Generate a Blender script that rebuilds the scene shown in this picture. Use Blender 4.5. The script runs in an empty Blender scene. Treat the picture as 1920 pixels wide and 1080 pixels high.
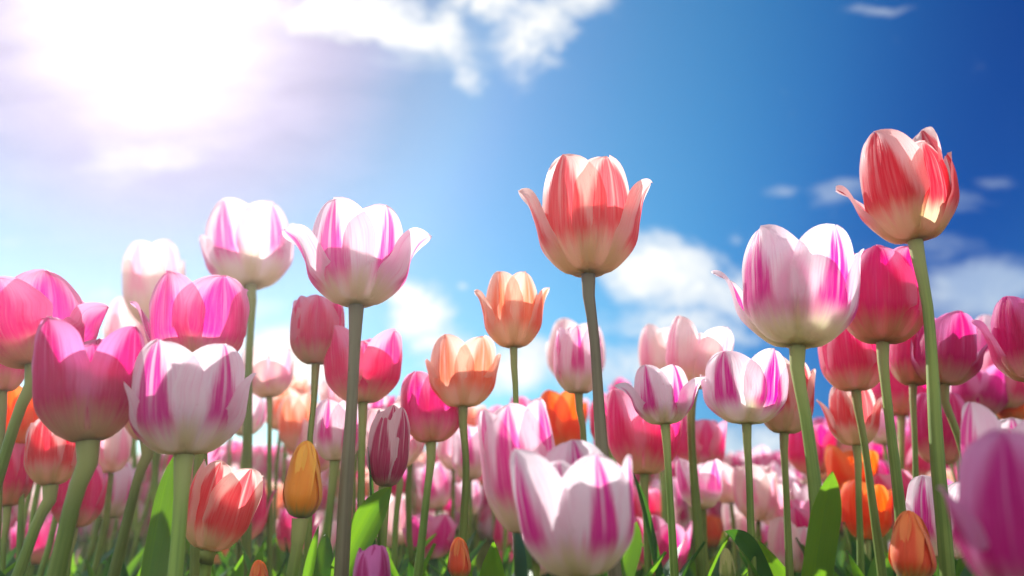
import bpy, bmesh, math, random
from mathutils import Vector, Matrix, noise
R_ = math.radians
S = bpy.context.scene
COL = S.collection

# ------------------------------------------------------------------ camera
F, ZC, PITCH = 1450.0, 0.40, math.atan(440.0 / 1450.0)
cam_d = bpy.data.cameras.new("camera"); cam = bpy.data.objects.new("camera", cam_d); COL.objects.link(cam)
cam.location = (0, 0, ZC); cam.rotation_euler = (math.pi / 2 + PITCH, 0, 0)
cam_d.sensor_width = 36.0; cam_d.lens = F / 1920 * 36.0
cam_d.clip_start = 0.01; cam_d.clip_end = 2000
cam_d.dof.use_dof = True; cam_d.dof.focus_distance = 0.47; cam_d.dof.aperture_fstop = 5.0
S.camera = cam
CP, SP = math.cos(PITCH), math.sin(PITCH)
def ray(x, y):
    a, b = (x - 960) / F, (540 - y) / F
    return Vector((a, CP - b * SP, SP + b * CP))
def W(x, y, Y):                       # the point at forward distance Y seen at a photo pixel
    r = ray(x, y); return Vector((r.x * Y / r.y, Y, ZC + r.z * Y / r.y))
def depth(p): return p.y * CP + (p.z - ZC) * SP
def proj(p):
    d = depth(p); u = -p.y * SP + (p.z - ZC) * CP
    return 960 + p.x / d * F, 540 - u / d * F

# ------------------------------------------------------------------ sun, sky, exposure
SUN_DIR = ray(285, -10).normalized()
EL = math.asin(SUN_DIR.z); AZ = math.atan2(SUN_DIR.x, SUN_DIR.y)
sun_d = bpy.data.lights.new("sun", 'SUN'); sun = bpy.data.objects.new("sun", sun_d); COL.objects.link(sun)
sun_d.energy = 4.8; sun_d.angle = R_(0.5); sun_d.color = (1.0, 0.965, 0.92)
sun.rotation_euler = SUN_DIR.to_track_quat('Z', 'Y').to_euler(); sun.location = SUN_DIR * 50
S.view_settings.view_transform = 'Standard'; S.view_settings.look = 'None'
S.view_settings.exposure = 0.62; S.view_settings.gamma = 1.0

class NT:                              # small node-tree helper
    def __init__(s, tree): s.t = tree; s.n = tree.nodes; s.l = tree.links; s.n.clear()
    def node(s, typ, **kw):
        n = s.n.new(typ)
        for k, v in kw.items(): setattr(n, k, v)
        return n
    def put(s, sock, v):
        if isinstance(v, bpy.types.NodeSocket): s.l.new(v, sock)
        elif v is not None: sock.default_value = v
    def m(s, op, a, b=None, c=None, clamp=False):
        n = s.node('ShaderNodeMath', operation=op, use_clamp=clamp)
        s.put(n.inputs[0], a); s.put(n.inputs[1], b); s.put(n.inputs[2], c)
        return n.outputs[0]
    def v(s, op, a, b=None):
        n = s.node('ShaderNodeVectorMath', operation=op); s.put(n.inputs[0], a); s.put(n.inputs[1], b)
        return n.outputs['Value'] if op in ('LENGTH', 'DOT_PRODUCT') else n.outputs[0]
    def rng(s, x, a, b, c=0.0, d=1.0, smooth=True):
        n = s.node('ShaderNodeMapRange', interpolation_type='SMOOTHSTEP' if smooth else 'LINEAR')
        s.put(n.inputs[0], x); s.put(n.inputs[1], a); s.put(n.inputs[2], b); s.put(n.inputs[3], c); s.put(n.inputs[4], d)
        return n.outputs[0]
    def mix(s, f, a, b, blend='MIX'):
        n = s.node('ShaderNodeMix', data_type='RGBA', blend_type=blend)
        s.put(n.inputs[0], f); s.put(n.inputs[6], a); s.put(n.inputs[7], b)
        return n.outputs[2]
    def noise(s, vec, scale, detail=3.0, rough=0.5):
        n = s.node('ShaderNodeTexNoise'); s.put(n.inputs['Vector'], vec)
        n.inputs['Scale'].default_value = scale; n.inputs['Detail'].default_value = detail; n.inputs['Roughness'].default_value = rough
        return n.outputs[0]

def lin(h):
    h = h.lstrip('#'); c = [int(h[i:i + 2], 16) / 255 for i in (0, 2, 4)]
    return tuple(x / 12.92 if x <= .04045 else ((x + .055) / 1.055) ** 2.4 for x in c) + (1.0,)

world = bpy.data.worlds.new("World"); S.world = world; world.use_nodes = True
def build_world():
    g = NT(world.node_tree)
    tc = g.node('ShaderNodeTexCoord').outputs['Generated']
    sky = g.node('ShaderNodeTexSky', sky_type='NISHITA', sun_disc=False)
    sky.sun_elevation = EL; sky.sun_rotation = AZ
    sky.air_density = 1.0; sky.dust_density = 0.5; sky.ozone_density = 3.0; sky.altitude = 0
    col = sky.outputs[0]
    ca = g.v('DOT_PRODUCT', tc, tuple(SUN_DIR))
    hs = g.node('ShaderNodeHueSaturation'); hs.inputs['Saturation'].default_value = 1.35; g.put(hs.inputs['Color'], col)
    col = hs.outputs[0]
    # the clear sky is deepest away from the sun
    rp = g.node('ShaderNodeValToRGB'); g.put(rp.inputs[0], ca); el = rp.color_ramp.elements; rp.color_ramp.interpolation = 'B_SPLINE'
    stops = [(.0, (.35, .5, .7)), (.50, (.06, .30, .58)), (.57, (.03, .24, .54)), (.64, (.14, .42, .65)), (.70, (.30, .63, .78)), (.79, (.60, .98, .90)), (.90, (.84, 1.05, .96)), (.93, (.90, 1.05, .95)), (.963, (.52, .61, .64)), (.982, (.24, .25, .35)), (1.0, (.05, .04, .08))]
    while len(el) < len(stops): el.new(.5)
    for e, (q, c) in zip(el, stops): e.position = q; e.color = c + (1,)
    col = g.mix(1.0, col, rp.outputs[0], 'MULTIPLY')
    sep = g.node('ShaderNodeSeparateXYZ'); g.put(sep.inputs[0], tc)
    yy = g.m('MAXIMUM', sep.outputs[1], 0.08)
    cmb = g.node('ShaderNodeCombineXYZ'); g.put(cmb.inputs[0], g.m('DIVIDE', sep.outputs[0], yy)); g.put(cmb.inputs[1], g.m('DIVIDE', sep.outputs[2], yy))
    p = cmb.outputs[0]
    wp = g.node('ShaderNodeTexNoise'); g.put(wp.inputs['Vector'], p); wp.inputs['Scale'].default_value = 5.0; wp.inputs['Detail'].default_value = 5.0
    pw = g.v('ADD', p, g.v('MULTIPLY', g.v('SUBTRACT', wp.outputs['Color'], (.5, .5, .5)), (.16, .08, 0)))
    n1 = g.noise(pw, 8.0, 12.0, 0.68)
    st = g.node('ShaderNodeMapping'); g.put(st.inputs[0], pw); st.inputs['Scale'].default_value = (1.0, 3.4, 1); st.inputs['Rotation'].default_value = (0, 0, 0.12)
    n2 = g.noise(st.outputs[0], 3.5, 7.0, 0.58)
    # thin milky veil of high cloud around the sun
    vn = g.m('ADD', ca, g.m('MULTIPLY', g.m('SUBTRACT', n2, 0.5), 0.028))
    v1 = g.m('MULTIPLY', g.m('POWER', g.rng(vn, 0.95, 1.0, 0.0, 1.0, False), 1.3), VEIL, clamp=True)
    col = g.mix(v1, col, (8.6, 7.2, 9.4, 1))
    v2 = g.m('MULTIPLY', g.m('POWER', g.rng(g.m('ADD', ca, g.m('MULTIPLY', g.m('SUBTRACT', n2, 0.5), 0.012)), 0.982, 1.0, 0.0, 1.0, False), 2.4), 0.7, clamp=True)
    col = g.mix(v2, col, (11, 10.6, 10.6, 1))
    # clouds: soft lumps broken up by noise
    def blobs(lst):
        tot = None
        for (x, y, rx, ry, s) in lst:
            r = ray(x, y); c = Vector((r.x / r.y, r.z / r.y, 0))
            r2 = ray(x + rx, y); r3 = ray(x, y - ry)
            ax = abs(r2.x / r2.y - c.x); ay = abs(r3.z / r3.y - c.y)
            d = g.v('LENGTH', g.v('MULTIPLY', g.v('SUBTRACT', pw, tuple(c)), (1 / ax, 1 / ay, 0)))
            b = g.rng(d, 0.0, 1.6, s, 0.0)
            tot = b if tot is None else g.m('MAXIMUM', tot, b)
        return tot
    puffs = [(790, 600, 95, 66, 1), (745, 560, 60, 36, .9), (820, 655, 85, 40, .9), (520, 655, 110, 40, .95), (640, 690, 150, 46, .9), (600, 610, 80, 30, .6), (950, 700, 160, 50, .9),
             (1235, 505, 150, 70, 1.1), (1340, 550, 170, 66, 1.1), (1385, 440, 80, 26, .62), (1260, 615, 170, 56, .85), (1030, 670, 100, 64, 1), (1180, 690, 200, 70, 1), (870, 700, 150, 40, .85),
             (690, 20, 150, 74, 1), (770, 55, 120, 50, .85), (935, 20, 120, 50, .9), (840, 55, 90, 66, .85), (985, 70, 84, 90, 1), (872, 136, 46, 30, .72), (850, 120, 30, 16, .6), (1075, 5, 80, 40, .8),
              (1420, 640, 70, 26, .65), (1405, 860, 140, 70, 1), (60, 560, 160, 48, .85), (860, 535, 20, 9, .7)]
    wisps = [(1850, 555, 240, 80, 1.05), (1620, 3, 110, 18, .85), (1740, 470, 200, 50, .6), (1800, 395, 120, 44, .72), (1810, 315, 90, 44, .62), (1560, 365, 80, 36, .62), (1310, 355, 70, 28, .5), (1450, 350, 50, 20, .5), (1880, 350, 70, 28, .6),
             (60, 440, 220, 44, .6), (480, 330, 170, 28, .6), (250, 290, 240, 60, .7), (480, 590, 70, 44, .65), (1120, 620, 700, 110, .45), (880, 90, 260, 90, .62)]
    d1 = g.rng(g.m('ADD', blobs(puffs), g.m('MULTIPLY', g.m('SUBTRACT', n1, 0.5), 2.3)), 0.30, 1.02)
    d2 = g.rng(g.m('ADD', blobs(wisps), g.m('MULTIPLY', g.m('SUBTRACT', n2, 0.5), 1.8)), 0.42, 1.05, 0, 0.6)
    sh = g.noise(pw, 9.0, 6.0, 0.6)
    lit = g.mix(g.rng(sh, .35, .65), (6.6, 6.9, 7.2, 1), (8.9, 8.6, 7.8, 1))
    lit = g.mix(g.rng(ca, 0.40, 0.92), g.mix(1.0, lit, (0.60, 0.76, 0.95, 1), 'MULTIPLY'), lit)
    col = g.mix(d2, col, lit)
    col = g.mix(g.m('MULTIPLY', d1, 0.96), col, lit)
    # unseen broken cloud, added behind the camera and overhead as fill for shaded petals
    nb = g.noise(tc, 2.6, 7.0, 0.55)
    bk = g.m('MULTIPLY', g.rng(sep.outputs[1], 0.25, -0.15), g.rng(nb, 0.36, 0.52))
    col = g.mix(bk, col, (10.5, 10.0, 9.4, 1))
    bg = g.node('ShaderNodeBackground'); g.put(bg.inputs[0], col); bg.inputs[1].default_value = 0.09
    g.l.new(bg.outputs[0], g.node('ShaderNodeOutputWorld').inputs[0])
VEIL = 0.62
build_world()

# ------------------------------------------------------------------ materials
def new_mat(name):
    m = bpy.data.materials.new(name); m.use_nodes = True
    return m, NT(m.node_tree)

def finish(g, front, back, rough, spec, trans, normal=None, sheen=0.0):
    p = g.node('ShaderNodeBsdfPrincipled'); g.put(p.inputs['Base Color'], front); p.inputs['Roughness'].default_value = rough
    p.inputs['Specular IOR Level'].default_value = spec
    if sheen: p.inputs['Sheen Weight'].default_value = sheen; p.inputs['Sheen Roughness'].default_value = 0.35
    if normal is not None: g.put(p.inputs['Normal'], normal)
    out = g.node('ShaderNodeOutputMaterial')
    if trans:
        t = g.node('ShaderNodeBsdfTranslucent'); g.put(t.inputs[0], back)
        if normal is not None: g.put(t.inputs['Normal'], normal)
        mx = g.node('ShaderNodeMixShader'); mx.inputs[0].default_value = trans
        g.l.new(p.outputs[0], mx.inputs[1]); g.l.new(t.outputs[0], mx.inputs[2]); g.l.new(mx.outputs[0], out.inputs[0])
    else:
        g.l.new(p.outputs[0], out.inputs[0])

def petal_mat(name, edge, flame, base, w0=0.42, lo=0.22, hi=0.40, soft=0.20, basetop=0.36, streak=0.5, rib=0.5, second=None, trans=0.68):
    m, g = new_mat(name)
    uv = g.node('ShaderNodeUVMap').outputs[0]
    sep = g.node('ShaderNodeSeparateXYZ'); g.put(sep.inputs[0], uv)
    oi = g.node('ShaderNodeObjectInfo').outputs['Random']
    U = g.m('MULTIPLY_ADD', sep.outputs[0], 2.0, -1.0); V = sep.outputs[1]
    cv = g.node('ShaderNodeCombineXYZ')
    g.put(cv.inputs[0], g.m('MULTIPLY', U, 9.0)); g.put(cv.inputs[1], g.m('MULTIPLY', V, 1.3)); g.put(cv.inputs[2], g.m('MULTIPLY', oi, 57.0))
    vein = g.noise(cv.outputs[0], 1.0, 5.0, 0.62)
    cf = g.node('ShaderNodeCombineXYZ')
    g.put(cf.inputs[0], g.m('MULTIPLY', U, 24.0)); g.put(cf.inputs[1], g.m('MULTIPLY', V, 2.2)); g.put(cf.inputs[2], g.m('MULTIPLY', oi, 31.0))
    fine = g.noise(cf.outputs[0], 1.0, 3.0, 0.6)
    cb = g.node('ShaderNodeCombineXYZ')
    g.put(cb.inputs[0], g.m('MULTIPLY', U, 2.0)); g.put(cb.inputs[1], g.m('MULTIPLY', V, 1.6)); g.put(cb.inputs[2], g.m('MULTIPLY', oi, 91.0))
    blot = g.noise(cb.outputs[0], 1.0, 2.0, 0.5)
    off = g.m('MULTIPLY', g.m('SUBTRACT', oi, 0.5), 0.22)
    au = g.m('ABSOLUTE', g.m('ADD', U, off))
    au = g.m('ADD', au, g.m('MULTIPLY', g.m('SUBTRACT', vein, 0.5), streak))
    # flame: a tongue from the tip that widens towards the middle of the petal
    wf = g.m('MULTIPLY', g.m('POWER', g.m('SUBTRACT', 1.03, V, clamp=True), 0.62), w0 * 1.35)
    wf = g.m('MULTIPLY', wf, g.m('MULTIPLY_ADD', oi, 0.5, 0.75))
    oi2 = g.m('FRACT', g.m('MULTIPLY', oi, 17.3))
    mask = g.rng(g.m('SUBTRACT', wf, au), -soft * 0.5, soft * 0.5)
    vv = g.m('ADD', V, g.m('MULTIPLY', g.m('SUBTRACT', vein, 0.5), 0.22))
    vv = g.m('ADD', vv, g.m('MULTIPLY', g.m('SUBTRACT', fine, 0.5), 0.20))
    vv = g.m('ADD', vv, g.m('MULTIPLY', g.m('SUBTRACT', oi2, 0.4), 0.16))
    mask = g.m('MULTIPLY', mask, g.rng(vv, lo + .02, hi + .09))
    # pale line on the midrib
    ribm = g.m('MULTIPLY', g.rng(g.m('ABSOLUTE', g.m('ADD', U, g.m('MULTIPLY', off, 0.6))), 0.055, 0.012), g.rng(V, 0.35, 0.75))
    mask = g.m('MULTIPLY', mask, g.m('SUBTRACT', 1.0, g.m('MULTIPLY', ribm, rib)))
    fl = lin(flame)
    fcol = g.mix(blot, fl, lin(second)) if second else fl
    fcol = g.mix(g.rng(fine, 0.35, 0.75, 0.0, 0.35), fcol, g.mix(0.5, fcol, lin(edge)))
    col = g.mix(mask, g.mix(g.rng(blot, 0.42, 0.75, 0, 0.25), lin(edge), g.mix(0.5, lin(edge), fl)), fcol)
    lines = g.m('MULTIPLY', g.rng(fine, 0.50, 0.30), g.rng(V, 0.15, 0.45))
    col = g.mix(g.m('MULTIPLY', lines, 0.42), col, g.mix(1.0, col, g.mix(0.5, fl, (1, 1, 1, 1)), 'MULTIPLY'))
    lines2 = g.m('MULTIPLY', g.rng(fine, 0.62, 0.74), g.rng(V, 0.15, 0.45))
    col = g.mix(g.m('MULTIPLY', lines2, 0.35), col, g.mix(0.6, col, lin(edge)))
    specks = g.noise(g.node('ShaderNodeTexCoord').outputs['Object'], 420.0, 2.0, 0.5)
    col = g.mix(g.rng(specks, 0.70, 0.78, 0, 0.35), col, g.mix(1.0, col, (0.62, 0.45, 0.40, 1), 'MULTIPLY'))
    bm = g.rng(g.m('ADD', V, g.m('MULTIPLY', g.m('SUBTRACT', vein, 0.5), 0.22)), basetop * 0.5, basetop + 0.12, 0.95, 0.0)
    col = g.mix(bm, col, lin(base))
    col = g.mix(g.rng(V, 0.02, 0.12, 0.55, 0), col, lin('#9aa04a'))
    col = g.mix(g.rng(g.m('ABSOLUTE', U), 0.86, 1.0, 0, 0.35), col, lin(edge))
    bp = g.node('ShaderNodeBump'); bp.inputs['Strength'].default_value = 0.55; bp.inputs['Distance'].default_value = 0.0007
    g.put(bp.inputs['Height'], g.m('ADD', fine, g.m('MULTIPLY', vein, 1.2)))
    hs = g.node('ShaderNodeHueSaturation'); hs.inputs['Saturation'].default_value = 1.06; g.put(hs.inputs['Color'], col)
    finish(g, col, hs.outputs[0], 0.42, 0.35, trans, bp.outputs[0], 0.35)
    return m

PM = {
 'white':   petal_mat('petal_white_magenta', '#fbf4f8', '#e22ea2', '#eef0c6', w0=.38, rib=.6),
 'whitep':  petal_mat('petal_white_rose', '#fbf0f5', '#ea55ac', '#eff0cc', w0=.40),
 'pale':    petal_mat('petal_pale_blush', '#fdf0ec', '#f5a3c4', '#f6e9cc', w0=.36, soft=.35),
 'pink':    petal_mat('petal_pink', '#f7b9d9', '#ee40a0', '#f2e6ba', w0=.75, soft=.4, lo=.16, hi=.42, rib=.3),
 'rose':    petal_mat('petal_rose', '#f9bfd6', '#f04690', '#f2efc4', w0=.72, soft=.4, lo=.18, hi=.42, rib=.3),
 'deep':    petal_mat('petal_deep_pink', '#ee96cc', '#d8157e', '#e4e0ac', w0=.75, soft=.4, lo=.14, hi=.38, rib=.35),
 'hot':     petal_mat('petal_hot_magenta', '#f6b0d4', '#ee2a92', '#e4dba4', w0=.86, soft=.3, lo=.16, hi=.34, rib=.1, streak=.35),
 'violet':  petal_mat('petal_violet_pink', '#eeb0dc', '#cf1f92', '#d8ceb0', w0=.72, soft=.4, lo=.10, hi=.3, rib=.4),
 'coral':   petal_mat('petal_coral', '#fbe6de', '#ee646e', '#eeecc0', w0=.68, rib=.4, lo=.28, hi=.42),
 'red':     petal_mat('petal_red_flame', '#f8d6d4', '#e43c50', '#eae4b0', w0=.7, rib=.3, lo=.28, hi=.44),
 'peach':   petal_mat('petal_peach', '#fde6d6', '#f47668', '#f8ecc8', w0=.6, soft=.4, second='#faa878', lo=.2, hi=.42),
 'orange':  petal_mat('petal_orange', '#fba25c', '#f2481a', '#ecc670', w0=.8, soft=.4, second='#fb7a1c', lo=.05, hi=.3),
 'budora':  petal_mat('petal_orange_bud', '#ffc24a', '#fb9c24', '#8a9a40', w0=.9, soft=.5, second='#f79a28', lo=.0, hi=.14, basetop=.16, rib=.0, trans=.22),
 'budred':  petal_mat('petal_coral_bud', '#ef8a4a', '#e2521e', '#b79a4c', w0=.8, soft=.5, second='#e8452a', lo=.0, hi=.2, basetop=.25, trans=.22),
 'budmag':  petal_mat('petal_magenta_bud', '#e07cc8', '#b81e7e', '#a88aa0', w0=.45, soft=.25, lo=.0, hi=.2, basetop=.15, trans=.35),
 'claret':  petal_mat('petal_claret_striped', '#f8dde4', '#cc3274', '#d8bca4', w0=.66, soft=.16, lo=-.05, hi=.12, basetop=.12, streak=.6, rib=.9, trans=.55),
 'budgreen':petal_mat('petal_green_bud', '#cfd38a', '#a9bb62', '#8fa64e', w0=.5, trans=.3),
}

def green_mat(name, a, b, back, rough, trans, us=22.0, spec=0.4, top=None):
    m, g = new_mat(name)
    uv = g.node('ShaderNodeUVMap').outputs[0]
    sep = g.node('ShaderNodeSeparateXYZ'); g.put(sep.inputs[0], uv)
    oi = g.node('ShaderNodeObjectInfo').outputs['Random']
    cv = g.node('ShaderNodeCombineXYZ')
    g.put(cv.inputs[0], g.m('MULTIPLY', sep.outputs[0], us)); g.put(cv.inputs[1], g.m('MULTIPLY', sep.outputs[1], 2.5)); g.put(cv.inputs[2], g.m('MULTIPLY', oi, 40.0))
    n = g.noise(cv.outputs[0], 1.0, 4.0, 0.6)
    big = g.noise(g.node('ShaderNodeTexCoord').outputs['Object'], 18.0, 3.0, 0.5)
    f = g.m('ADD', g.m('MULTIPLY', n, 0.55), g.m('MULTIPLY', big, 0.45))
    col = g.mix(g.rng(f, 0.33, 0.68), lin(a), lin(b))
    if top: col = g.mix(g.rng(g.m('ADD', sep.outputs[1], g.m('MULTIPLY', g.m('SUBTRACT', n, .5), .05)), 0.0, 0.10, 0.75, 0.0), col, lin(top))
    hs = g.node('ShaderNodeHueSaturation'); g.put(hs.inputs['Color'], col); g.put(hs.inputs['Value'], g.m('MULTIPLY_ADD', oi, 0.5, 0.75)); g.put(hs.inputs['Hue'], g.m('MULTIPLY_ADD', oi, 0.03, 0.485))
    bp = g.node('ShaderNodeBump'); bp.inputs['Strength'].default_value = 0.3; bp.inputs['Distance'].default_value = 0.0006; g.put(bp.inputs['Height'], n)
    bk = g.mix(g.rng(n, 0.35, 0.7, 0, 0.4), lin(back), lin(b))
    finish(g, hs.outputs[0], bk, rough, spec, trans, bp.outputs[0])
    return m
STEM = green_mat('stem_green', '#54702a', '#86a04c', '#8a9a50', 0.48, 0.0, 9.0, 0.35, top='#a3a86a')
STEMG = green_mat('stem_greyed', '#63634a', '#868568', '#8a9a50', 0.48, 0.0, 9.0, 0.35, top='#8d8a70')
LEAF = green_mat('leaf_green', '#2f6228', '#4c8438', '#9ad82a', 0.38, 0.45)
LEAFD = green_mat('leaf_blue_green', '#1f4a2c', '#38683c', '#5f9c20', 0.36, 0.32)
RECEP = green_mat('receptacle_green', '#a3a45a', '#c0b878', '#8a9a50', 0.55, 0.0)

def soil_mat():
    m, g = new_mat('soil')
    tc = g.node('ShaderNodeTexCoord').outputs['Object']
    n = g.noise(tc, 30.0, 8.0, 0.65); n2 = g.noise(tc, 2.0, 4.0)
    col = g.mix(n, lin('#2c2118'), lin('#5b4733')); col = g.mix(g.rng(n2, .4, .65, 0, .6), col, lin('#3c4a22'))
    bp = g.node('ShaderNodeBump'); bp.inputs['Distance'].default_value = 0.02; g.put(bp.inputs['Height'], n)
    finish(g, col, None, 0.95, 0.1, 0, bp.outputs[0]); return m

# ------------------------------------------------------------------ mesh helpers
def link(name, me, mat, parent=None, loc=(0, 0, 0)):
    o = bpy.data.objects.new(name, me); COL.objects.link(o); o.location = loc
    if mat and not me.materials: me.materials.append(mat)
    if parent: o.parent = parent
    return o
def mesh_from(name, verts, faces, uvs=None, mats=None):
    me = bpy.data.meshes.new(name); me.from_pydata(verts, [], faces)
    if uvs:
        ul = me.uv_layers.new(name='UVMap')
        flat = []
        for f in faces:
            for i in f: flat.extend(uvs[i])
        ul.data.foreach_set('uv', flat)
    me.polygons.foreach_set('use_smooth', [True] * len(me.polygons))
    if mats: me.polygons.foreach_set('material_index', mats)
    me.update(); return me
def sm(a, b, x):
    t = min(1, max(0, (x - a) / (b - a))); return t * t * (3 - 2 * t)
def catmull(P, t):
    n = len(P) - 1; f = min(t * n, n - 1e-6); i = int(f); f -= i
    g = lambda k: P[max(0, min(n, k))] if 0 <= k <= n else (P[0] * 2 - P[1] if k < 0 else P[n] * 2 - P[n - 1])
    a, b, c, d = g(i - 1), g(i), g(i + 1), g(i + 2)
    return 0.5 * ((2 * b) + (c - a) * f + (2 * a - 5 * b + 4 * c - d) * f * f + (3 * b - a - 3 * c + d) * f ** 3)
def arc_pts(P, n):
    raw = [catmull(P, i / 80) for i in range(81)]
    L = [0]
    for i in range(80): L.append(L[-1] + (raw[i + 1] - raw[i]).length)
    out = []; j = 0
    for k in range(n + 1):
        s = L[-1] * k / n
        while j < 79 and L[j + 1] < s: j += 1
        f = (s - L[j]) / max(1e-9, L[j + 1] - L[j]); out.append(raw[j].lerp(raw[j + 1], min(1, max(0, f))))
    return out

def petal_geo(rng, R, H, az, inner, flare, ln, wd, tipp, nu, nv, wave=1.0):
    """one cupped petal about the +Z axis; az 0 faces -Y, positive turns towards +X"""
    f = flare; fp = max(0, f); k = 1.0 - 0.12 * inner
    f2 = max(0, -f - .6)
    ctl = [Vector((0.04 * R, 0.0)), Vector((0.52 * R * k, 0.035 * H)), Vector(((0.93 + 0.05 * fp) * R * k, 0.24 * H)),
           Vector(((1.0 + 0.13 * f - .25 * f2) * R * k, (0.53 - 0.02 * fp) * H * (0.5 + 0.5 * ln))),
           Vector(((0.95 + 0.34 * f - .5 * f2) * R * k, (0.80 - 0.05 * fp) * H * ln)),
           Vector(((0.80 + 0.74 * f) * R * k, (1.0 - 0.14 * fp) * H * ln))]
    sp = arc_pts(ctl, 60)
    def at(t):
        q = min(59.9999, t * 60); i = int(q); return sp[i].lerp(sp[i + 1], q - i)
    a = R_(az); e_r = Vector((math.sin(a), -math.cos(a), 0)); e_t = Vector((math.cos(a), math.sin(a), 0)); e_z = Vector((0, 0, 1))
    Wm = 1.02 * R * wd; seed = Vector((rng.uniform(0, 99), rng.uniform(0, 99), rng.uniform(0, 99)))
    asym = rng.uniform(-.05, .05) * R; curl = rng.uniform(0.2, 1.0); nt = rng.uniform(.5, 1.2)
    verts, uvs, faces = [], [], []
    for j in range(nv + 1):
        t = 1 - (1 - j / nv) ** 1.5; te = min(t, 0.9999)
        c = at(t); d = at(min(1, t + .02)) - at(max(0, t - .02)); d.normalize()
        N = e_r * d.y - e_z * d.x                       # outward side of the petal
        T = e_r * d.x + e_z * d.y
        w = (0.36 + 0.64 * sm(0.0, 0.46, te))
        if te > 0.5: w *= max(0.0, 1 - ((te - 0.5) / 0.5) ** (tipp + .75)) ** 0.5
        w *= Wm * (1 + .045 * wave * noise.noise(Vector((seed.x, t * 7, seed.y))) * sm(.3, .7, t))
        rho = R * (0.50 + 0.34 * sm(0.0, 0.5, t) + 0.55 * fp * sm(0.45, 1.0, t) - 0.10 * sm(.75, 1, t) * (1 - fp))
        for i in range(nu + 1):
            u = -1 + 2 * i / nu; s = u * w
            lat = rho * math.sin(max(-1.5, min(1.5, s / rho))); dep = rho * (1 - math.cos(max(-1.5, min(1.5, s / rho))))
            p = e_r * c.x + e_z * c.y + e_t * (lat + asym * t * t) - N * dep
            bell = math.sin(math.pi * min(1, t * 1.02))
            q = Vector((u * 1.2, t * 2.2, 0)) + seed
            off = -0.030 * R * math.exp(-(u / 0.10) ** 2) * sm(.05, .4, t) * (1 - 0.6 * sm(.9, 1, t))     # midrib groove
            off += 0.055 * R * noise.noise(q) * sm(.1, .5, t) * wave
            off += 0.016 * R * wave * math.sin(u * 8 + seed.y) * sm(.2, .6, t)
            off += 0.06 * R * curl * abs(u) ** 4 * bell
            off += 0.030 * R * wave * abs(u) ** 2 * math.sin(t * 13 + seed.x + u * 2) * sm(.3, .8, t)
            p = p + N * off + T * (0.05 * R * noise.noise(q * 2.3) * sm(.6, 1, t) * wave - 0.05 * R * nt * math.exp(-(u / .18) ** 2) * 0 )
            verts.append(p); uvs.append(((u + 1) / 2, t))
    for j in range(nv):
        for i in range(nu):
            A = j * (nu + 1) + i; faces.append((A, A + 1, A + nu + 2, A + nu + 1))
    return verts, faces, uvs

def tube_geo(pts, radii, n=10):
    verts, faces, uvs = [], [], []
    up = Vector((0, 1, 0.01))
    for j, p in enumerate(pts):
        t = (pts[min(len(pts) - 1, j + 1)] - pts[max(0, j - 1)]).normalized()
        a = t.cross(up).normalized(); b = t.cross(a)
        for i in range(n + 1):
            an = 2 * math.pi * i / n
            verts.append(p + (a * math.cos(an) + b * math.sin(an)) * radii[j]); uvs.append((i / n, j / (len(pts) - 1)))
    for j in range(len(pts) - 1):
        for i in range(n):
            A = j * (n + 1) + i; faces.append((A, A + 1, A + n + 2, A + n + 1))
    return verts, faces, uvs

def leaf_geo(rng, A, B, C, hw, nrm, fold=0.5, nu=6, nv=22, twist=0.3, wave=1.0, pk=.38):
    verts, faces, uvs = [], [], []
    ph = rng.uniform(0, 6)
    for j in range(nv + 1):
        t = 1 - (1 - j / nv) ** 1.4
        p = A * (1 - t) ** 2 + B * 2 * t * (1 - t) + C * t * t
        d = ((B - A) * (1 - t) + (C - B) * t).normalized()
        n0 = nrm.copy(); n0.rotate(Matrix.Rotation(twist * (t - .5) * 2, 3, 'Z'))
        side = d.cross(n0).normalized(); N = side.cross(d).normalized()
        w = hw * (0.34 + 0.66 * sm(0, pk + .08, t)) * max(0.0, 1 - max(0, (t - pk) / (1 - pk)) ** 2.2) ** 0.9
        for i in range(nu + 1):
            u = -1 + 2 * i / nu
            off = -fold * abs(u) ** 1.4 * w * 0.8 + wave * hw * .10 * math.sin(t * 9 + ph + (1.5 if u > 0 else 0)) * abs(u) ** 2
            verts.append(p + side * u * w * (1 - .18 * fold) - N * off); uvs.append(((u + 1) / 2, t))
    for j in range(nv):
        for i in range(nu):
            a = j * (nu + 1) + i; faces.append((a, a + 1, a + nu + 2, a + nu + 1))
    return verts, faces, uvs

def core_geo(R, H):
    """receptacle under the petals with the pistil standing in the cup"""
    prof = [(0.0, -.03), (.09, -.025), (.125, -.005), (.15, .02), (.13, .05), (.10, .07), (.085, .2), (.09, .36), (.12, .40), (.06, .43), (0, .435)]
    verts, faces, uvs = [], [], []; n = 12
    for j, (r, z) in enumerate(prof):
        for i in range(n + 1):
            a = 2 * math.pi * i / n; verts.append(Vector((r * R * math.cos(a), r * R * math.sin(a), z * H))); uvs.append((i / n, j / 10))
    for j in range(len(prof) - 1):
        for i in range(n):
            A = j * (n + 1) + i; faces.append((A, A + 1, A + n + 2, A + n + 1))
    return verts, faces, uvs

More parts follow.
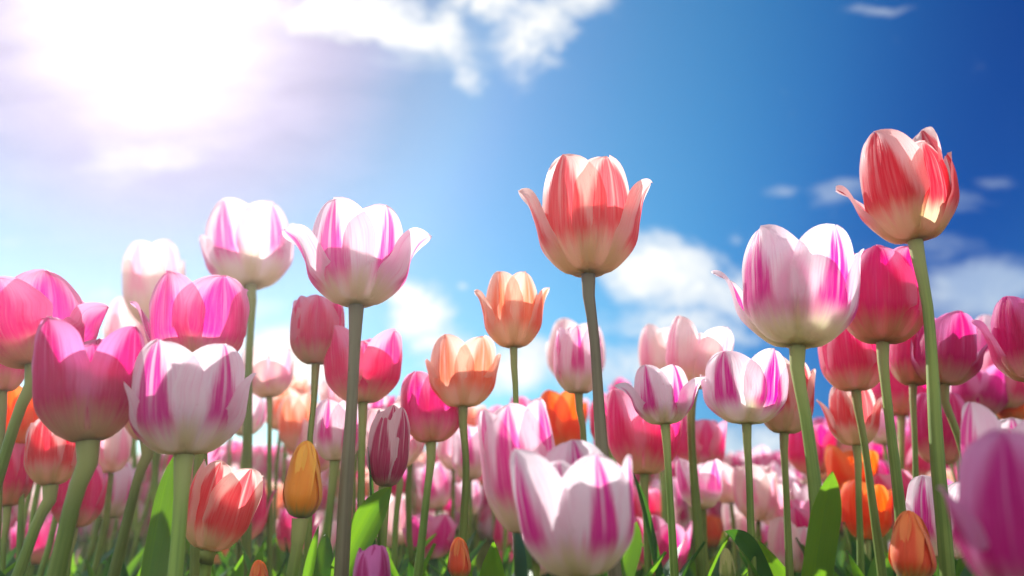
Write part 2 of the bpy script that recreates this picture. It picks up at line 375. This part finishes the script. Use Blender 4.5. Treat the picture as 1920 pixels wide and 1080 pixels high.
FORMS = {   # (azimuth, inner whorl, flare, length, width, tip roundness)
 'A': [(-34, 0, -.02, 1.0, .98, 2.5), (36, 0.3, -.02, .99, .98, 2.5), (-84, 0, .84, .88, .76, 1.5), (82, 0, .78, .90, .78, 1.5), (-150, 1, 0, .97, 1, 2.4), (150, 1, 0, .98, 1, 2.4)],
 'Aw': [(-36, 0, .06, 1.0, 1.0, 2.4), (34, 0.6, .10, .98, .98, 2.3), (-84, 0, 1.08, .84, .86, 1.6), (80, 0, .98, .84, .90, 1.7), (-150, 1, .1, .97, 1, 2.4), (150, 1, .1, .98, 1, 2.4)],
 'right': [(-32, 0, .05, .96, 1.08, 2.6), (58, .5, -.10, .82, 1.08, 2.3), (128, 1, .05, 1.08, 1.0, 2.3), (-100, 0, .92, .74, .66, 1.5), (100, 0, .20, .76, .7, 1.9), (178, 1, 0, .9, 1, 2.4)],
 'E': [(-44, 0, -.02, .94, 1.0, 2.5), (46, 0, .02, .95, .96, 2.3), (176, 0, .02, 1.04, .95, 2.3), (0, 1, -.05, .72, .95, 1.9), (-108, 0, 1.1, .84, .6, 1.4), (108, 0, .55, .92, .95, 1.9)],
 'B': [(-24, 0, -.02, 1.0, .94, 2.4), (48, .6, .06, .95, .94, 2.3), (102, 0, .26, .93, .95, 2.2), (164, 1, 0, 1.0, 1, 2.3), (-138, 0, 0, 1.0, 1, 2.3), (-80, 1, .1, .96, 1, 2.3)],
 'G': [(-8, 0, -.04, .95, 1.1, 2.3), (-64, .7, .07, .97, .95, 2.2), (58, .7, .05, 1.0, .95, 2.2), (178, 1, 0, 1.0, 1, 2.3), (-120, 0, .05, 1.0, 1, 2.3), (120, 0, .05, 1.0, 1, 2.3)],
 'B2': [(-32, 0, -.05, .98, 1.0, 2.2), (34, 0, -.02, 1.0, 1.0, 2.2), (98, 0, .25, .88, .9, 2.0), (164, 1, 0, 1.0, 1, 2.3), (-158, 0, 0, 1.0, 1, 2.3), (-95, 1, .1, .9, .9, 2.1)],
 'V': [(-52, 0, .06, 1.0, .92, 2.2), (50, 0, .22, .93, .92, 2.0), (0, 1, .0, .74, .95, 2.0), (170, 1, .05, .97, .9, 2.2), (-130, 1, .05, .9, .9, 2.2), (118, 1, .2, .88, .9, 2.2)],
 'edge': [(-44, 0, -.05, .92, 1.1, 2.2), (15, 1, -.12, 1.0, 1.0, 2.3), (84, 0, .62, .72, .95, 1.7), (150, 1, 0, .98, 1, 2.3), (-150, 0, 0, 1.0, 1, 2.3), (-95, 1, .1, .9, 1, 2.1)],
 'open': [(30, 0, .12, .95, 1.15, 2.6), (-48, 0, .02, 1.0, .9, 2.2), (80, 1, .35, .93, .8, 2.2), (180, 1, .2, .95, 1, 2.3), (-104, 0, .85, .9, .45, 1.8), (130, 1, .25, .9, .9, 2.3)],
 'wide': [(-36, 0, .08, .97, .96, 2.3), (38, 0, .12, .95, .96, 2.3), (-98, 0, .50, .72, .9, 2.0), (96, 0, .52, .80, .95, 2.0), (-160, 1, .06, 1.02, .95, 2.4), (142, 1, .2, 1.0, 1, 2.4)],
 'near': [(-56, 0, .42, .96, 1.0, 2.6), (28, 0, .16, .84, .86, 2.1), (84, 0, .42, .86, .8, 1.6), (176, .6, -.06, .98, .9, 2.6), (-22, 1.8, -.22, .80, .62, 2.4), (-140, 1, .1, .8, .9, 2.3)],
 'duo': [(-30, 0, .0, .94, 1.0, 2.5), (44, 0, .12, 1.0, .9, 2.0), (-100, 0, .28, .72, .9, 2.0), (105, 1, .2, .9, .9, 2.2), (-160, 1, .0, .88, 1, 2.4), (160, 1, .0, .9, 1, 2.4)],
 'half': [(32, 0, .18, 1.0, 1.0, 2.2), (-30, 1, -.05, .98, .95, 2.2), (-92, 0, .0, .96, .95, 2.1), (92, 1, .25, .95, .9, 2.1), (150, 1, .1, .94, 1, 2.2), (-150, 1, .0, .9, 1, 2.2)],
 'bud': [(-20, 0, -.93, 1.0, .78, 2.2), (100, 0, -.91, .99, .78, 2.2), (-140, 0, -.93, .98, .78, 2.2), (40, 1, -.92, .97, .9, 2.1), (160, 1, -.97, .97, .9, 2.1), (-80, 1, -.95, .96, .9, 2.1)],
 'closed': [(-28, 0, -.16, .94, .92, 2.2), (44, 0, -.12, 1.0, .85, 2.0), (160, 0, -.16, 1.0, .95, 2.2), (8, 1, -.10, 1.02, .8, 2.0), (105, 1, -.05, .96, .8, 2.0), (-100, 1, -.14, .98, .9, 2.1)],
}
for _f, _d in (('V', .18), ('wide', .15), ('E', .16), ('duo', .14), ('B', .06), ('G', .05), ('B2', .10), ('edge', .12), ('half', .08), ('open', .08), ('A', .04), ('Aw', .10)):
    FORMS[_f] = [(q[0], q[1], q[2] + (_d if q[2] < .4 else 0)) + q[3:] for q in FORMS[_f]]
FORMS['rightm'] = [(-q[0],) + q[1:] for q in FORMS['right']]
for i in range(4):
    rr = random.Random(40 + i)
    FORMS['r%d' % i] = [(a0 + rr.uniform(-12, 12), k % 2, rr.choice([-.12, -.02, .05, .15, .35 if i % 2 else .1]), rr.uniform(.9, 1.03), rr.uniform(.88, 1.02), rr.uniform(1.9, 2.5)) for k, a0 in enumerate((-35, 25, 85, 145, 205, 265))]

def empty(name, loc, label, cat, group=None):
    o = bpy.data.objects.new(name, None); COL.objects.link(o); o.location = loc; o.empty_display_size = 0.02
    o['label'] = label; o['category'] = cat
    if group: o['group'] = group
    return o

# ------------------------------------------------------------------ the ground
def disc(name, r, z, mat):
    bm = bmesh.new(); bmesh.ops.create_circle(bm, cap_ends=True, radius=r, segments=64)
    me = bpy.data.meshes.new(name); bm.to_mesh(me); bm.free()
    return link(name, me, mat, None, (0, 0, z))
gr = disc('ground', 600, 0, soil_mat()); gr['kind'] = 'structure'

# ------------------------------------------------------------------ the tulips one can tell apart
HEROES = 0
def hero(k, form, Y, b, t, hw, st, label, rot=0, leaves=(), stem=STEM, back=0.0, name='tulip', cat='tulip', group='tulips standing in the front rows', sr=None, nleaf=1, wave=1.0):
    global HEROES
    HEROES += 1; rng = random.Random(1000 + HEROES)
    B = W(*b, Y); T = W(*t, Y + back); ax = (T - B); H = ax.length / 0.985; ax.normalize(); Rm = hw * depth(B) / F; H0 = H
    for _ in range(6):                   # the nearer rim stands a little higher in the view than the axis
        q = B + ax * H + Vector((0, -1, 0)) * Rm * .72; H *= max(.6, min(1.1, (b[1] - t[1]) / max(1, b[1] - proj(q)[1])))
    mpp = depth(B) / F; R = hw * mpp
    pts = [B] + [W(x, y, Y) for x, y in st]
    e = pts[-1]; dr = (pts[-1] - pts[-2]).normalized()
    if e.z > 0.03:
        dr = Vector((max(-.35, min(.35, dr.x)), rng.uniform(-.02, .04), -1.0)) if dr.z < -.3 else Vector((0, 0, -1))
        q = e + dr * (e.z * .5 / -dr.z); g = q + Vector((dr.x * .35, dr.y, -1)) * q.z
        pts += [q, g]
    root = empty(name, (pts[-1].x, pts[-1].y, 0), label, cat, group)
    O = Vector(root.location)
    P = [p - O for p in pts]
    P.insert(1, P[0] - ax * min(H * .22, (P[0] - P[1]).length * .4))
    n = 40; sp = arc_pts(P, n); r0 = sr * .93 * mpp if sr else max(.0022, R * .10)
    rad = [r0 * (1.12 - .22 * math.exp(-(i / n * 12 - 1.1) ** 2) +   .10 * i / n) for i in range(n + 1)]
    rad[0] = r0 * 1.32; rad[1] = r0 * 1.12
    v, f, u = tube_geo(sp, rad, 12)
    link('stem', mesh_from('stem', v, f, u), stem, root)
    # blossom frame: Z along the axis, -Y towards the viewer
    view = Vector((B.x, B.y, 0)).normalized(); zz = ax; yy = (view - zz * view.dot(zz)).normalized(); xx = yy.cross(zz)
    M = Matrix((xx, yy, zz)).transposed().to_4x4(); M.translation = B - O
    v, f, u = core_geo(R, H)
    bl = link('blossom', mesh_from('blossom', v, f, u), RECEP, root); bl.matrix_local = M
    for (az, inn, fl, ln, wd, tp) in FORMS[form]:
        v, f, u = petal_geo(rng, R * rng.uniform(.98, 1.02), H, az + rot, inn, fl + rng.uniform(-.02, .02), ln, wd, tp, 16, 26, wave)
        link('petal', mesh_from('petal', v, f, u), PM[k], bl)
    for (tip, mid, lw, dY, na, fold) in leaves:
        C = W(*tip, Y + dY) - O; Bm = W(*mid, Y + dY * .6) - O; A = Vector((0, 0, .01))
        tm = (Bm - A).length / ((Bm - A).length + (C - Bm).length); ctrl = (Bm - A * (1 - tm) ** 2 - C * tm * tm) / (2 * tm * (1 - tm))
        v, f, u = leaf_geo(rng, A, ctrl, C, lw * mpp, Vector((math.sin(R_(na)), -math.cos(R_(na)), .15)), fold, 8, 44, pk=min(.93, tm))
        link('leaf', mesh_from('leaf', v, f, u), LEAF if fold < .6 else LEAFD, root)
    for i in range(nleaf):
        a = rng.uniform(0, 6.28); h = rng.uniform(.26, .36); o = rng.uniform(.03, .10)
        d = Vector((math.cos(a), math.sin(a), 0))
        v, f, u = leaf_geo(rng, Vector((0, 0, .01)), d * o * .5 + Vector((0, 0, h * .65)), d * o * 1.6 + Vector((0, 0, h)), rng.uniform(.014, .024), -d + Vector((0, 0, .3)), .6, 6, 18, pk=.5)
        link('leaf', mesh_from('leaf', v, f, u), LEAFD, root)
    return root

hero('coral', 'A', .45, (1103, 515), (1096, 288), 90, [(1115, 640), (1130, 860), (1152, 1070)], 'tall coral flamed tulip alone against the blue sky, with two side petals flaring out', stem=STEMG, sr=11)
hero('red', 'right', .46, (1716, 452), (1674, 226), 82, [(1742, 600), (1757, 850), (1775, 1055)], 'tallest tulip of all, red flame on cream, leaning left high above the magenta ones', rot=0, sr=11)
hero('whitep', 'Aw', .45, (668, 573), (676, 372), 88, [(660, 750), (650, 900), (640, 1080)], 'white tulip with pink streaks and two petals spread sideways, on a long pale stem', stem=STEMG, sr=12)
hero('whitep', 'wide', .72, (470, 537), (458, 377), 76, [(466, 700), (462, 1000)], 'pale faded white and pink tulip standing highest on the left against the sky', back=.01)
hero('pale', 'B2', 1.0, (288, 608), (284, 450), 54, [(290, 760), (292, 1000)], 'blurred blush tulip rising behind the pink ones below the bright sun glow')
hero('pale', 'r1', 1.15, (245, 700), (248, 560), 46, [(250, 800), (255, 1000)], 'faded blush tulip low behind, between the two big pink tulips at left')
hero('pink', 'edge', .45, (62, 685), (62, 508), 100, [(40, 760), (4, 872)], 'pink tulip with cream base cut by the left edge of the photo, opening wide', sr=11)
hero('deep', 'V', .40, (165, 828), (170, 588), 92, [(140, 930), (105, 1080)], 'deep pink tulip with two pointed petals and a thick dark stem, at lower left', sr=17)
hero('white', 'wide', .41, (345, 853), (360, 628), 100, [(338, 960), (328, 1085)], 'large white tulip with magenta streaks beside the deep pink one at lower left', sr=15, leaves=[((330, 850), (306, 970), 26, .05, 20, .3)])
hero('pink', 'open', .52, (372, 690), (378, 507), 88, [(376, 850), (372, 1080)], 'open pink tulip with one thin petal sticking out left, behind the large white one', sr=14)
hero('rose', 'B', .60, (275, 825), (268, 660), 46, [(258, 900), (218, 1060)], 'rose pink tulip squeezed behind the deep pink and the large white tulips', sr=10)
hero('red', 'B', .58, (95, 910), (102, 782), 47, [(72, 975), (35, 1075)], 'small red and white tulip low under the deep pink one', sr=11)
hero('orange', 'r1', .62, (42, 838), (42, 722), 48, [(40, 940), (36, 1080)], 'bright orange tulip behind the dark leaning stem at the left edge')
hero('hot', 'B', .62, (14, 950), (22, 815), 40, [(8, 1010), (4, 1080)], 'hot pink tulip at the left edge below the bright orange tulip')
hero('hot', 'B2', .66, (140, 990), (150, 868), 46, [(130, 1040), (126, 1080)], 'hot pink tulip half hidden behind the thick dark stem at lower left')
hero('pink', 'B', .55, (5, 735), (0, 610), 42, [(2, 840), (-6, 1000)], 'pink tulip mostly cut off, below the wide cream based one at left')
hero('coral', 'half', .47, (390, 1032), (440, 862), 64, [(386, 1062), (384, 1085)], 'coral orange tulip tilted right behind two stems, with a pink streaked petal', sr=12)
hero('rose', 'G', .55, (592, 683), (600, 548), 50, [(588, 760), (581, 830), (578, 1000)], 'goblet shaped pink tulip on a thin stem above the orange bud', sr=6.5)
hero('rose', 'V', .56, (680, 756), (680, 602), 72, [(678, 860), (676, 1060)], 'rose pink tulip directly behind the long pale stem of the streaked white tulip')
hero('whitep', 'B2', .60, (628, 865), (638, 746), 48, [(622, 920), (612, 1020)], 'pale goblet tulip with a pink patch, right of the orange bud', sr=8)
hero('pale', 'B2', .66, (745, 880), (722, 760), 58, [(742, 980), (738, 1080)], 'pale pink tulip showing on both sides behind the claret striped one')
hero('claret', 'closed', .48, (722, 913), (736, 762), 42, [(718, 990), (712, 1085)], 'claret tulip with pale stripes, petals closed, a green leaf below it', sr=10, leaves=[((735, 912), (690, 990), 34, -.03, -35, .35), ((690, 838), (694, 940), 11, -.01, 70, .7)])
hero('budora', 'bud', .44, (563, 972), (577, 824), 40, [(556, 1030), (545, 1090)], 'closed yellow orange tulip bud with green marks at its base', name='tulip_bud', cat='tulip bud', group='closed tulip buds', sr=13, leaves=[((598, 985), (585, 1050), 12, .0, -30, .4), ((612, 1000), (604, 1060), 20, .06, 10, .5)], wave=.4)
hero('peach', 'B2', .90, (562, 846), (558, 738), 40, [(562, 930), (562, 1060)], 'blurred peach orange tulip behind the thin stem, above and left of the orange bud')
hero('pink', 'B2', .58, (808, 830), (806, 692), 60, [(800, 930), (784, 1075)], 'bright pink tulip on a slanting stem left of the peach one', sr=8)
hero('peach', 'wide', .56, (868, 763), (868, 620), 62, [(874, 880), (868, 1010)], 'wide peach and orange tulip between the bright pink one and the small coral one', sr=7.5)
hero('peach', 'A', .52, (963, 652), (960, 507), 51, [(967, 740), (970, 900)], 'small coral peach tulip with pointed side petals, left of the tall coral one', sr=6)
hero('white', 'near', .34, (1090, 1082), (1062, 806), 108, [(1085, 1110)], 'big blurred white and magenta tulip closest to the viewer at bottom centre', leaves=[((958, 965), (965, 1050), 26, .10, 30, .7), ((998, 985), (990, 1060), 22, .12, -20, .3)])
hero('whitep', 'G', .385, (990, 1000), (958, 746), 74, [(1004, 1040), (1006, 1090)], 'pale pink rounded tulip directly behind the big near white and magenta one', sr=8)
hero('whitep', 'G', .58, (1085, 738), (1084, 605), 46, [(1093, 800), (1098, 940)], 'white tulip with a pink flame just left of the tall coral tulip stem', sr=6.5)
hero('pale', 'r1', 1.0, (1078, 720), (1080, 600), 56, [(1080, 800), (1080, 1000)], 'faint blush tulip behind the white one beside the tall coral tulip stem')
hero('orange', 'B2', .80, (1050, 850), (1052, 728), 46, [(1050, 950), (1050, 1060)], 'blurred orange tulip above the big near white and magenta one')
hero('white', 'Aw', .53, (1247, 796), (1236, 680), 54, [(1256, 930), (1265, 1085)], 'small pink streaked white tulip with ruffled folded petals in the centre right', sr=7.5)
hero('pale', 'V', .62, (1300, 727), (1318, 594), 60, [(1298, 850), (1316, 1085)], 'pale pink tulip with pointed right petal rising behind the small ruffled one', sr=8.5)
hero('pale', 'r3', .80, (1250, 720), (1240, 608), 48, [(1250, 850), (1250, 1060)], 'faded blush tulip just left of the pale pointed one, against the clouds')
hero('rose', 'V', .62, (1208, 890), (1206, 722), 68, [(1212, 980), (1216, 1085)], 'tall petalled pink tulip under and behind the small ruffled one', leaves=[((1186, 885), (1210, 985), 16, -.02, 50, .8), ((1195, 978), (1175, 1040), 26, .03, -20, .3)])
hero('white', 'duo', .52, (1400, 795), (1396, 648), 76, [(1405, 900), (1410, 1050)], 'white tulip with two magenta flames overlapping a reddish pink one', sr=7.5)
hero('coral', 'B', .56, (1470, 813), (1470, 665), 52, [(1474, 920), (1481, 1080)], 'cream and reddish pink tulip tucked behind the white one with two magenta flames', sr=7)
hero('white', 'E', .43, (1495, 650), (1492, 406), 105, [(1512, 790), (1530, 930), (1535, 1060)], 'large white tulip with bold magenta flames in front of the hot magenta one', sr=12.5, leaves=[((1562, 884), (1544, 985), 29, -.03, -12, .22)])
hero('hot', 'G', .50, (1655, 643), (1650, 455), 78, [(1668, 790), (1688, 960), (1692, 1060)], 'solid hot magenta tulip right of the large white one and under the tallest', sr=9.5)
hero('rose', 'G', .56, (1605, 733), (1588, 590), 58, [(1622, 840), (1641, 980)], 'rose pink goblet tulip hanging below the hot magenta one', sr=7.5)
hero('deep', 'rightm', .58, (1770, 722), (1770, 578), 58, [(1786, 790), (1806, 850), (1830, 980)], 'purple pink tulip with a curled right petal, right of the longest stem', sr=7.5)
hero('hot', 'B', .60, (1712, 722), (1714, 596), 46, [(1716, 850), (1718, 1060)], 'hot pink tulip behind the longest stem, left of the curled purple pink one')
hero('deep', 'A', .50, (1938, 716), (1916, 552), 62, [(1940, 850), (1945, 1060)], 'purple pink tulip cut by the right edge of the photo at mid height')
hero('coral', 'A', .60, (1606, 836), (1592, 718), 44, [(1610, 930), (1614, 1070)], 'small pinkish coral tulip under the rose goblet one', sr=6.5)
hero('hot', 'B2', .78, (1690, 780), (1688, 655), 56, [(1690, 900), (1690, 1060)], 'blurred hot pink tulip between the hot magenta stem and the longest stem')
hero('deep', 'B2', .74, (1760, 870), (1756, 735), 52, [(1772, 960), (1778, 1080)], 'blurred deep pink tulip half hidden behind the lower part of the longest stem')
hero('violet', 'V', .80, (1838, 780), (1838, 670), 50, [(1840, 900), (1840, 1070)], 'blurred violet pink tulip below the sky gap near the right edge')
hero('whitep', 'B2', .82, (1870, 700), (1868, 590), 48, [(1870, 850), (1870, 1070)], 'blurred white and violet tulip just left of the one cut by the right edge')
hero('orange', 'B', .80, (1906, 800), (1904, 708), 36, [(1906, 900), (1906, 1060)], 'orange tulip peeking out at the right edge between pink ones')
hero('orange', 'V', .78, (1598, 925), (1594, 832), 44, [(1600, 1000), (1602, 1070)], 'orange tulip behind the thin stem of the small pinkish coral one')
hero('orange', 'B', .72, (1626, 1012), (1618, 900), 46, [(1628, 1050), (1628, 1085)], 'vivid orange tulip lowest of the orange ones, between thin stems at right')
hero('budred', 'bud', .42, (1712, 1092), (1706, 957), 44, [(1714, 1120)], 'closed red orange tulip bud in the lower right corner', name='tulip_bud', cat='tulip bud', group='closed tulip buds', wave=.4)
hero('white', 'wide', .52, (1768, 1046), (1768, 890), 64, [(1770, 1085)], 'white and crimson tulip with crumpled petals behind the red orange bud')
hero('violet', 'wide', .25, (1985, 1170), (1935, 790), 150, [(1990, 1230)], 'huge blurred violet pink tulip filling the lower right corner, nearest at right', rot=12)
hero('whitep', 'V', .36, (1890, 960), (1884, 752), 74, [(1895, 1040), (1895, 1090)], 'blurred lilac white tulip rising behind the huge violet pink one')
hero('budred', 'bud', .50, (861, 1088), (861, 1007), 24, [(861, 1110)], 'slim reddish green tulip bud at the bottom under the peach tulip', name='tulip_bud', cat='tulip bud', group='closed tulip buds', wave=.3)
hero('budred', 'bud', .46, (485, 1120), (486, 1050), 22, [(485, 1150)], 'coral tulip bud tip just showing at the bottom edge left of centre', name='tulip_bud', cat='tulip bud', group='closed tulip buds', wave=.3)
hero('budmag', 'closed', .42, (697, 1140), (697, 1024), 38, [(697, 1180)], 'magenta violet tulip bud at the bottom edge beside the long pale stem', name='tulip_bud', cat='tulip bud', group='closed tulip buds', wave=.4)
hero('budgreen', 'bud', .55, (1364, 1095), (1362, 1028), 17, [(1364, 1120)], 'small pale green tulip bud behind the dark curved leaf', name='tulip_bud', cat='tulip bud', group='closed tulip buds', leaves=[((1362, 995), (1400, 1050), 34, -.06, 35, .9)], wave=.3)
hero('pink', 'wide', .80, (806, 1048), (806, 960), 44, [(806, 1070), (806, 1090)], 'low open pink tulip with pale petal rims, seen between slanting stems near bottom')
hero('rose', 'r3', .85, (1310, 880), (1312, 780), 48, [(1312, 960), (1314, 1070)], 'ruffled bright pink tulip low in the blue sky gap right of centre')
hero('hot', 'r1', .85, (1520, 890), (1520, 790), 46, [(1522, 960), (1524, 1070)], 'blurred hot pink tulip behind the stem of the large white magenta flamed one')
hero('pale', 'V', .75, (505, 745), (500, 645), 46, [(505, 860), (505, 1060)], 'blurred lilac white tulip just right of the large white streaked one')

# ------------------------------------------------------------------ the softer rows behind: copies of a few tulips
def lowpoly_blossom(rng, form, R, H, nu=6, nv=9):
    V_, F_, U_ = [], [], []
    for (az, inn, fl, ln, wd, tp) in FORMS[form]:
        v, f, u = petal_geo(rng, R, H, az, inn, fl, ln, wd, tp, nu, nv)
        o = len(V_); V_ += v; U_ += u; F_ += [tuple(i + o for i in q) for q in f]
    return V_, F_, U_
rng = random.Random(7)
PROTO_FORMS = ['B2', 'V', 'r1', 'r3', 'A', 'wide', 'open', 'duo', 'half']
KINDS = [('pale', 'blush'), ('whitep', 'white and pink'), ('pink', 'pink'), ('rose', 'rose pink'), ('hot', 'hot pink'), ('deep', 'deep pink'), ('peach', 'peach'), ('orange', 'orange')]
bmesh_cache = {}
def bg_blossom(form, k):
    if (form, k) not in bmesh_cache:
        v, f, u = lowpoly_blossom(random.Random(hash(form) % 97 if False else sum(map(ord, form + k))), form, .0255, .062)
        me = mesh_from('blossom', v, f, u); me.materials.append(PM[k]); bmesh_cache[(form, k)] = me
    return bmesh_cache[(form, k)]
stem_me = []
for i in range(4):
    rr = random.Random(60 + i)
    P = [Vector((rr.uniform(-.05, .05), rr.uniform(-.05, .05), 0)), Vector((rr.uniform(-.03, .03), rr.uniform(-.03, .03), .45)), Vector((0, 0, .85)), Vector((0, 0, 1.0))]
    v, f, u = tube_geo(arc_pts(P, 12), [.0034 - .0008 * j / 12 for j in range(13)], 7)
    me = mesh_from('stem', v, f, u); me.materials.append(STEM); stem_me.append(me)
leaf_me = []
for i in range(6):
    rr = random.Random(80 + i)
    h = .28 + .03 * (i % 3); o = rr.uniform(.03, .10)
    v, f, u = leaf_geo(rr, Vector((0, 0, 0)), Vector((0, o * .5, h * .6)), Vector((0, o * 1.5, h)), rr.uniform(.016, .026), Vector((0, -1, .3)), rr.uniform(.4, .8), 4, 14, pk=.5)
    me = mesh_from('leaf', v, f, u); me.materials.append(LEAFD if i % 2 else LEAF); leaf_me.append(me)

TOP = [(-80, 700), (60, 640), (240, 690), (330, 650), (430, 660), (560, 690), (640, 700), (720, 690), (760, 700), (860, 740), (960, 755), (1010, 690), (1130, 690), (1200, 700),
       (1260, 720), (1330, 800), (1380, 842), (1430, 838), (1500, 760), (1560, 760), (1620, 720), (1720, 660), (1830, 640), (1990, 640)]
def topline(x):
    for (a, ya), (b, yb) in zip(TOP, TOP[1:]):
        if a <= x <= b: return ya + (yb - ya) * (x - a) / (b - a)
    return 760
LANDMARK = [(120, 'behind the deep pink tulip at lower left'), (330, 'behind the large white tulip at lower left'), (500, 'around the tilted coral orange tulip'), (620, 'around the yellow orange bud'),
            (760, 'behind the claret striped tulip'), (900, 'below the wide peach tulip'), (1060, 'behind the big near white tulip'), (1190, 'beside the tall coral tulip stem'),
            (1330, 'below the small ruffled tulip'), (1450, 'below the white tulip with two magenta flames'), (1580, 'behind the bright upright leaf'), (1700, 'below the hot magenta tulip'), (1830, 'behind the longest stem at right'), (9999, 'beside the huge violet pink tulip')]
def choose_kind(px, rng):
    x = px / 1920
    w = {'pale': 4.6 - 3.2 * x, 'whitep': 2.8, 'pink': 2.4, 'rose': 2.2, 'hot': .5 + 2.4 * x, 'deep': .3 + 1.4 * x, 'peach': 1.1 - .6 * x, 'orange': .45}
    ks = list(w); return rng.choices(ks, [w[k] for k in ks])[0]
placed = []
tries = 0
while len(placed) < 236 and tries < 60000:
    tries += 1
    n_ = len(placed)
    Y = rng.uniform(.70, 1.25) if n_ < 95 else rng.uniform(1.0, 1.8); px = rng.uniform(-70, 1990)
    X = (px - 960) / F * Y * 1.02
    sc = rng.uniform(.66, .95) if Y < 1.3 else rng.uniform(.8, 1.1)
    yt = topline(px); yt += 12 + (1015 - yt) * rng.random() ** (1.25 if n_ < 150 else 1.0) * (1 if Y < 1.3 else .8)
    h = W(px, yt, Y).z - .064 * sc
    if h < .30 or h > .64: continue
    p0 = proj(Vector((X, Y, h)))
    if p0[1] > 1085: continue
    if any((X - a) ** 2 + (Y - b) ** 2 < .046 ** 2 for a, b in placed): continue
    placed.append((X, Y))
    k = choose_kind(p0[0], rng); word = dict(KINDS)[k]
    land = next(l for lim, l in LANDMARK if p0[0] < lim)
    root = empty('tulip', (X, Y, 0), 'soft focus %s tulip %s' % (word, land), 'tulip', '%s tulips in soft focus %s' % (word, land))
    s = link('stem', rng.choice(stem_me), None, root); s.scale = (1, 1, h); s.rotation_euler.z = rng.uniform(0, 6.28)
    bl = link('blossom', bg_blossom(rng.choice(PROTO_FORMS), k), None, root, (0, 0, h)); bl.rotation_euler = (rng.uniform(-.2, .2), rng.uniform(-.2, .2), rng.uniform(0, 6.28)); bl.scale = (sc, sc, sc * rng.uniform(.95, 1.12))
    a0 = rng.uniform(0, 6.28)
    for i in range(2):
        l = link('leaf', rng.choice(leaf_me), None, root); l.rotation_euler.z = a0 + i * 2.6 + rng.uniform(-.4, .4); z = rng.uniform(.85, 1.2); l.scale = (z, z, z)

# ------------------------------------------------------------------ far tulips and leaves nobody could count
def far_field():
    rng = random.Random(11); ks = ['pale', 'pink', 'rose', 'whitep', 'hot', 'peach']
    protos = [lowpoly_blossom(random.Random(i), f, .026, .062, 3, 5) for i, f in enumerate(['B', 'B2', 'V', 'r1'])]
    sv, sf, su = tube_geo([Vector((0, 0, 0)), Vector((0, 0, 1))], [.0032, .0028], 4)
    V_, F_, U_, M_ = [], [], [], []
    n = 0
    while n < 8000:
        Y = 1.7 + 47 * rng.random() ** 3.6; X = rng.uniform(-1, 1) * (Y * .78 + .4); n += 1
        h = rng.uniform(.36, .50) + .09 * min(1, max(0, Y - 2) / 4); s = rng.uniform(.85, 1.2) * (1 + max(0, Y - 10) * .02); a = rng.uniform(0, 6.28); ca, sa = math.cos(a), math.sin(a)
        tx, ty = rng.uniform(-.2, .2), rng.uniform(-.2, .2)
        v, f, u = rng.choice(protos); o = len(V_); mi = rng.choices(range(6), [3.4, 3, 2.2, 2.8, 1.0, .4])[0]
        for p in v:
            x, y, z = p.x * ca - p.y * sa, p.x * sa + p.y * ca, p.z
            V_.append((X + (x + z * tx) * s, Y + (y + z * ty) * s, h + z * s))
        F_ += [tuple(i + o for i in q) for q in f]; U_ += u; M_ += [mi] * len(f)
        o = len(V_)
        for p in sv: V_.append((X + p.x, Y + p.y, p.z * h))
        F_ += [tuple(i + o for i in q) for q in sf]; U_ += su; M_ += [6] * len(sf)
    me = mesh_from('distant_tulips', V_, F_, U_)
    for k in ks: me.materials.append(PM[k])
    me.materials.append(STEM)
    me.polygons.foreach_set('material_index', M_)
    o = link('distant_tulips', me, None); o['kind'] = 'stuff'
far_field()
def leaf_cover():
    rng = random.Random(12)
    V_, F_, U_, M_ = [], [], [], []
    for n in range(6000):
        Y = .62 + 26 * rng.random() ** 2.6; X = rng.uniform(-1, 1) * (Y * .8 + .3)
        a = rng.uniform(0, 6.28); d = Vector((math.cos(a), math.sin(a), 0)); h = rng.uniform(.27, .395); o_ = rng.uniform(.02, .12)
        A = Vector((X, Y, 0))
        v, f, u = leaf_geo(rng, A, A + d * o_ * .5 + Vector((0, 0, h * .65)), A + d * o_ * 1.7 + Vector((0, 0, h)), rng.uniform(.013, .025), -d + Vector((0, 0, .3)), .5, 2, 8, pk=.5)
        o = len(V_); V_ += v; U_ += u; F_ += [tuple(i + o for i in q) for q in f]; M_ += [n % 2] * len(f)
    me = mesh_from('leaf_ground_cover', V_, F_, U_)
    me.materials.append(LEAF); me.materials.append(LEAFD); me.polygons.foreach_set('material_index', M_)
    o = link('leaf_ground_cover', me, None); o['kind'] = 'stuff'
leaf_cover()

# ------------------------------------------------------------------ the bright mist lying over the field
def haze():
    bm = bmesh.new(); bmesh.ops.create_cube(bm, size=1.0)
    for v in bm.verts: v.co = Vector((v.co.x * 120, 27 + v.co.y * 60, -0.17 + v.co.z * 1.72))
    me = bpy.data.meshes.new('haze'); bm.to_mesh(me); bm.free()
    m = bpy.data.materials.new('haze'); m.use_nodes = True; g = NT(m.node_tree)
    v = g.node('ShaderNodeVolumePrincipled'); v.inputs['Color'].default_value = (0.97, 0.95, 0.95, 1); v.inputs['Density'].default_value = HAZE; v.inputs['Anisotropy'].default_value = 0.78
    g.l.new(v.outputs[0], g.node('ShaderNodeOutputMaterial').inputs['Volume'])
    o = link('haze', me, m); o['kind'] = 'stuff'
HAZE = 0.036
haze()
